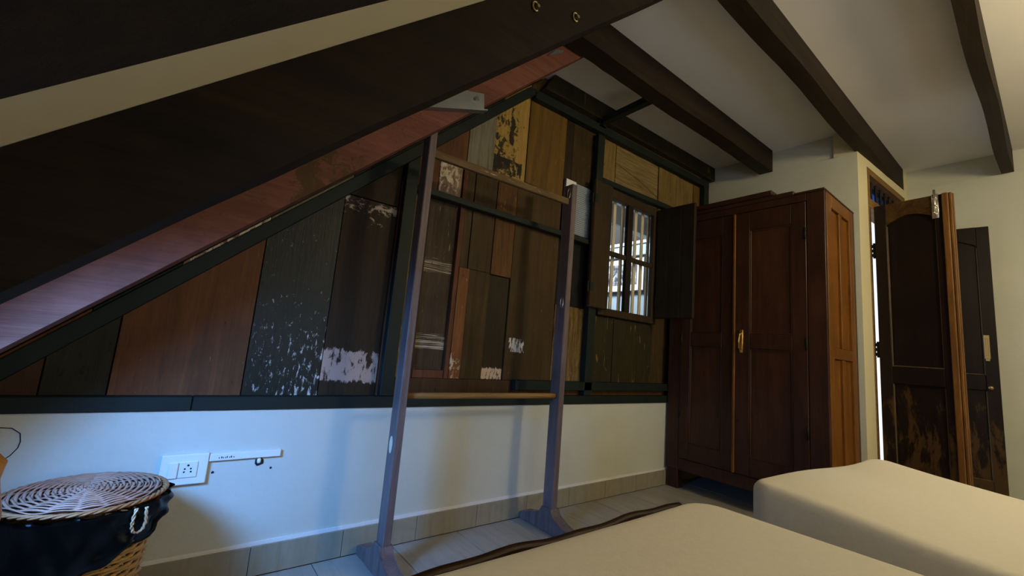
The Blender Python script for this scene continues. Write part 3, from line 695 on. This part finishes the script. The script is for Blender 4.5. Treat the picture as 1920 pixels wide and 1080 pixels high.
box_ = bmesh.new(); add_box(box_, XF-.016-3.0, XF-.004-3.0, 1.232-1.22, 1.247-1.22, .198, 1.790, bev=.003); finish('astragal', box_, mat['mahogs'], dr)
b = bmesh.new(); hx = XF - .010 - 3.0; hy = 1.197 - 1.22
add_box(b, hx, hx+.006, hy-.011, hy+.011, .905, 1.045, bev=.002)
add_tube(b, [(hx, hy, .925), (hx-.022, hy, .932), (hx-.028, hy, .975), (hx-.022, hy, 1.018), (hx, hy, 1.025)], .0055, 8)
finish('handle', b, mat['brass'], dr, True)
b = bmesh.new(); add_tube(b, [(XF-.0035-3.0, 1.215-1.22, .500), (XF-.008-3.0, 1.215-1.22, .500)], .009, 10); finish('keyhole', b, mat['hole'], dr)

# ------------------------------------------------------------------ beds
def mattress(bm, x0, x1, y0_, y1_, z0, z1, zf, rv=0.08, rt=0.035):
    t = bmesh.new(); add_box(t, x0, x1, y0_, y1_, z0, z1)
    t.edges.ensure_lookup_table()
    ve = [e for e in t.edges if abs(e.verts[0].co.z - e.verts[1].co.z) > .01]
    bmesh.ops.bevel(t, geom=ve, offset=rv, segments=8, affect='EDGES', profile=.5)
    te = [e for e in t.edges if (e.verts[0].co.z > z1 - 1e-4 and e.verts[1].co.z > z1 - 1e-4) or (e.verts[0].co.z < z0 + 1e-4 and e.verts[1].co.z < z0 + 1e-4)]
    bmesh.ops.bevel(t, geom=te, offset=rt, segments=6, affect='EDGES', profile=.5)
    for k in range(1, 30):
        bmesh.ops.bisect_plane(t, geom=t.verts[:] + t.edges[:] + t.faces[:], plane_co=(0, y0_ + (y1_-y0_)*k/30, 0), plane_no=(0, 1, 0))
    for k in range(1, 16):
        bmesh.ops.bisect_plane(t, geom=t.verts[:] + t.edges[:] + t.faces[:], plane_co=(x0 + (x1-x0)*k/16, 0, 0), plane_no=(1, 0, 0))
    for v in t.verts:
        k = max(0, (v.co.z - z0)/(z1 - z0)); v.co.z += zf(v.co.x, v.co.y)*k
    merge(bm, t)
def footboard(x0, x1, yb, top, parent, wav=0.006, posts=()):
    b = bmesh.new(); n = 60; pts = []
    for k in range(n + 1):
        xx = x0 + (x1 - x0)*k/n
        pts.append((xx, top + wav*math.sin(xx*17) + wav*.6*math.sin(xx*41)))
    pts += [(x1, .16), (x0, .16)]
    add_prism(b, pts, yb, yb + .024)
    fb = finish('footboard', b, mat['foot'], parent)
    b = bmesh.new(); add_tube(b, [(p[0], yb + .014, p[1] - .003) for p in pts[:n+1]], .009, 8); add_box(b, x0, x1, yb - .006, yb - .0005, top - .05, top - .035, bev=.002)
    finish('top_moulding', b, mat['foot'], fb, True)
b1 = thing('bed', 'near single bed with beige mattress and dark carved footboard', 'bed', (0.46, -0.40, 0))
def sh_(o, *a): l = o.location; return tuple(a[i] - (l.x, l.x, l.y, l.y, l.z, l.z)[i] for i in range(6))
b = bmesh.new(); add_box(b, *sh_(b1, -.05, 1.0, -1.42, .545, .22, .30), bev=.005); finish('base', b, mat['foot'], b1)
b = bmesh.new(); mattress(b, -.05-.46, 1.035-.46, -1.40+.40, .560+.40, .302, .506, lambda x, y: 0.006*math.sin(x*3+1)*math.cos(y*2.4))
finish('mattress', b, mat['fabric'], b1, True)
fbp = empty('tmp'); bpy.data.objects.remove(fbp)
def fboard(o, *a, **k):
    before = set(bpy.data.objects)
    footboard(*a, parent=o, **k)
    for n_ in set(bpy.data.objects) - before:
        if n_.parent == o:
            n_.location = (-o.location.x, -o.location.y, 0) if o.rotation_euler.z == 0 else n_.location
fboard(b1, -.07, 1.00, .566, .482, wav=0.0028)
for px_ in (-.127, 1.02):
    b = bmesh.new(); zt = .69 if px_ < 0 else .50
    add_lathe(b, [(.022, 0), (.027, .05), (.022, .10), (.028, .18), (.028, .46), (.026, .49), (.030, .56), (.030, .63), (.024, .66), (.026, .675), (.018, .685), (.006, zt)] if px_ < 0 else
              [(.020, 0), (.024, .05), (.018, .10), (.024, .18), (.024, .40), (.020, .43), (.012, .44)], px_-.46, .585+.40, 20)
    finish('leg', b, mat['post'] if px_ < 0 else mat['foot'], b1, True)
for px_ in (-.02, .97):
    b = bmesh.new(); add_box(b, px_-.03-.46, px_+.03-.46, -1.42+.4, -1.36+.4, 0, .22, bev=.004); finish('leg', b, mat['foot'], b1)
b2_ = thing('bed', 'second single bed beside the wardrobe, beige mattress with bluish side', 'bed', (1.457, 0.548, 0))
RZ = math.radians(-6.0)
def zf2(x, y):
    k = min(1, max(0, -y/0.5)); return -0.030*(k*k*(3-2*k)) + 0.012*math.exp(-((x-.82)/.12)**2 - (y/.10)**2) + .004*math.sin(x*9)*math.exp(-(y/.12)**2)
b = bmesh.new(); mattress(b, -.115, .775, -1.90, .025, .302, .502, zf2, .07, .03); finish('mattress', b, mat['fabric'], b2_, True)
b = bmesh.new(); add_box(b, 0.0, .83, -1.90, -.005, .22, .30, bev=.005); finish('base', b, mat['foot'], b2_)
before = set(bpy.data.objects); footboard(.05, .76, .030, .470, b2_, wav=.003)
for lx in (.0, .78):
    for ly in (-1.88, -.07):
        b = bmesh.new(); add_box(b, lx, lx+.05, ly, ly+.05, 0, .219, bev=.004); finish('leg', b, mat['foot'], b2_)
b2_.rotation_euler.z = RZ

# ------------------------------------------------------------------ waste basket
bk = thing('waste_basket', 'round wicker waste basket with woven lid over a black bin bag', 'basket', (-0.112, 1.475, 0)); bk.scale = (1.15, 1.15, 0.817)
def rad_at(z): return .092 + .030*z/.45
b = bmesh.new(); ns = 26
for row in range(36):            # horizontal weavers passing in front of and behind the stakes
    z = .012 + row*.0118; n = ns*4; pts = []
    for k in range(n):
        a = 2*math.pi*k/n; r = rad_at(z) + .0035*math.cos(a*ns/2 + (math.pi if row % 2 else 0)); pts.append((r*math.cos(a), r*math.sin(a), z))
    add_tube(b, pts, .0052, 5, closed=True)
o = stuff(finish('weave', b, mat['wickbody'], bk, True))
b = bmesh.new()
for k in range(ns):
    a = 2*math.pi*(k + .5)/ns*1.0; add_tube(b, [(rad_at(z)*math.cos(a), rad_at(z)*math.sin(a), z) for z in (.005, .15, .30, .44)], .004, 5)
stuff(finish('stakes', b, mat['wickrim'], bk, True))
b = bmesh.new(); n = 96; rows = 16; R_ = []       # crumpled bag folded over the rim
for j in range(rows + 1):
    t = j/rows; ring = []
    for k in range(n):
        a = 2*math.pi*k/n; z = .462 - t*(.150 + .085*math.cos(a - math.radians(215)))
        r = rad_at(z) + .0215 + .005*math.sin(a*9 + t*5) * (.3+t) + .004*math.sin(a*17 - t*9) - (.006 if t > .93 else 0)
        zz = z + (.012*math.sin(a*5 + 1) + .008*math.sin(a*13))*t + .02*t*math.cos(a + .4)
        ring.append(b.verts.new((r*math.cos(a), r*math.sin(a), zz)))
    R_.append(ring)
for A, B in zip(R_, R_[1:]):
    for k in range(n): b.faces.new((A[k], A[(k+1) % n], B[(k+1) % n], B[k]))
bmesh.ops.solidify(b, geom=b.faces[:], thickness=.001)
finish('bin_bag', b, mat['bag'], bk, True)
lid = empty('lid'); bpy.data.objects.remove(lid)
b = bmesh.new(); add_lathe(b, [(.001, .4655), (.120, .4635), (.124, .4650), (.122, .468), (.06, .4755), (.001, .477)], 0, 0, 48)
lid = finish('lid', b, plain('wicker_lid_core', (0.06, 0.025, 0.015), 0.7), bk)
nsp = 18
for band, (ra_, rb_) in enumerate(((.010, .128),)):
    b = bmesh.new(); r = .010; row = 0
    while r < .124:
        n = 108; pts = []
        for k in range(n):
            a = 2*math.pi*k/n; z = .4745 + .007*(1 - (r/.128)**2) + (.0034)*math.cos(a*nsp/2 + (math.pi if row % 2 else 0))
            pts.append((r*math.cos(a), r*math.sin(a), z))
        add_tube(b, pts, .0025 + .0006*math.sin(row*2.3), 5, closed=True); r += .0053; row += 1
    stuff(finish('lid_weave', b, mat['wicklid'], lid, True))
b = bmesh.new()
for q in range(3):
    n = 120; pts = []
    for k in range(n):
        a = 2*math.pi*k/n; ph = a*16 + q*2.094
        pts.append(((.131 + .0035*math.cos(ph))*math.cos(a), (.131 + .0035*math.cos(ph))*math.sin(a), .469 + .0035*math.sin(ph)))
    add_tube(b, pts, .0034, 5, closed=True)
finish('lid_rim', b, mat['wickrim'], lid, True)
b = bmesh.new()                 # twisted loop hanging from the lid
la = math.radians(-50); lc = Vector((.134*math.cos(la), .134*math.sin(la), .462)); tx = Vector((-math.sin(la), math.cos(la), 0)); tn = Vector((math.cos(la), math.sin(la), 0))
path = [(-.011, .0), (-.014, -.020), (-.014, -.036), (-.009, -.048), (0, -.052), (.009, -.048), (.013, -.034), (.011, -.018), (.009, .0)]
fine = []
for i in range(len(path)-1):
    for k in range(5):
        t = k/5; fine.append((path[i][0]*(1-t) + path[i+1][0]*t, 1.35*(path[i][1]*(1-t) + path[i+1][1]*t)))
for q in (0, math.pi):
    pts = []
    for i, (u, w) in enumerate(fine):
        ph = i*.9 + q; pts.append(lc + tx*(u + .0016*math.cos(ph)) + Vector((0, 0, w)) + tn*(.016 + .0016*math.sin(ph)))
    add_tube(b, pts, .0019, 6)
finish('loop', b, plain('pale_cane', (0.62, 0.42, 0.24), .5), lid, True)
bpy.context.view_layer.update()
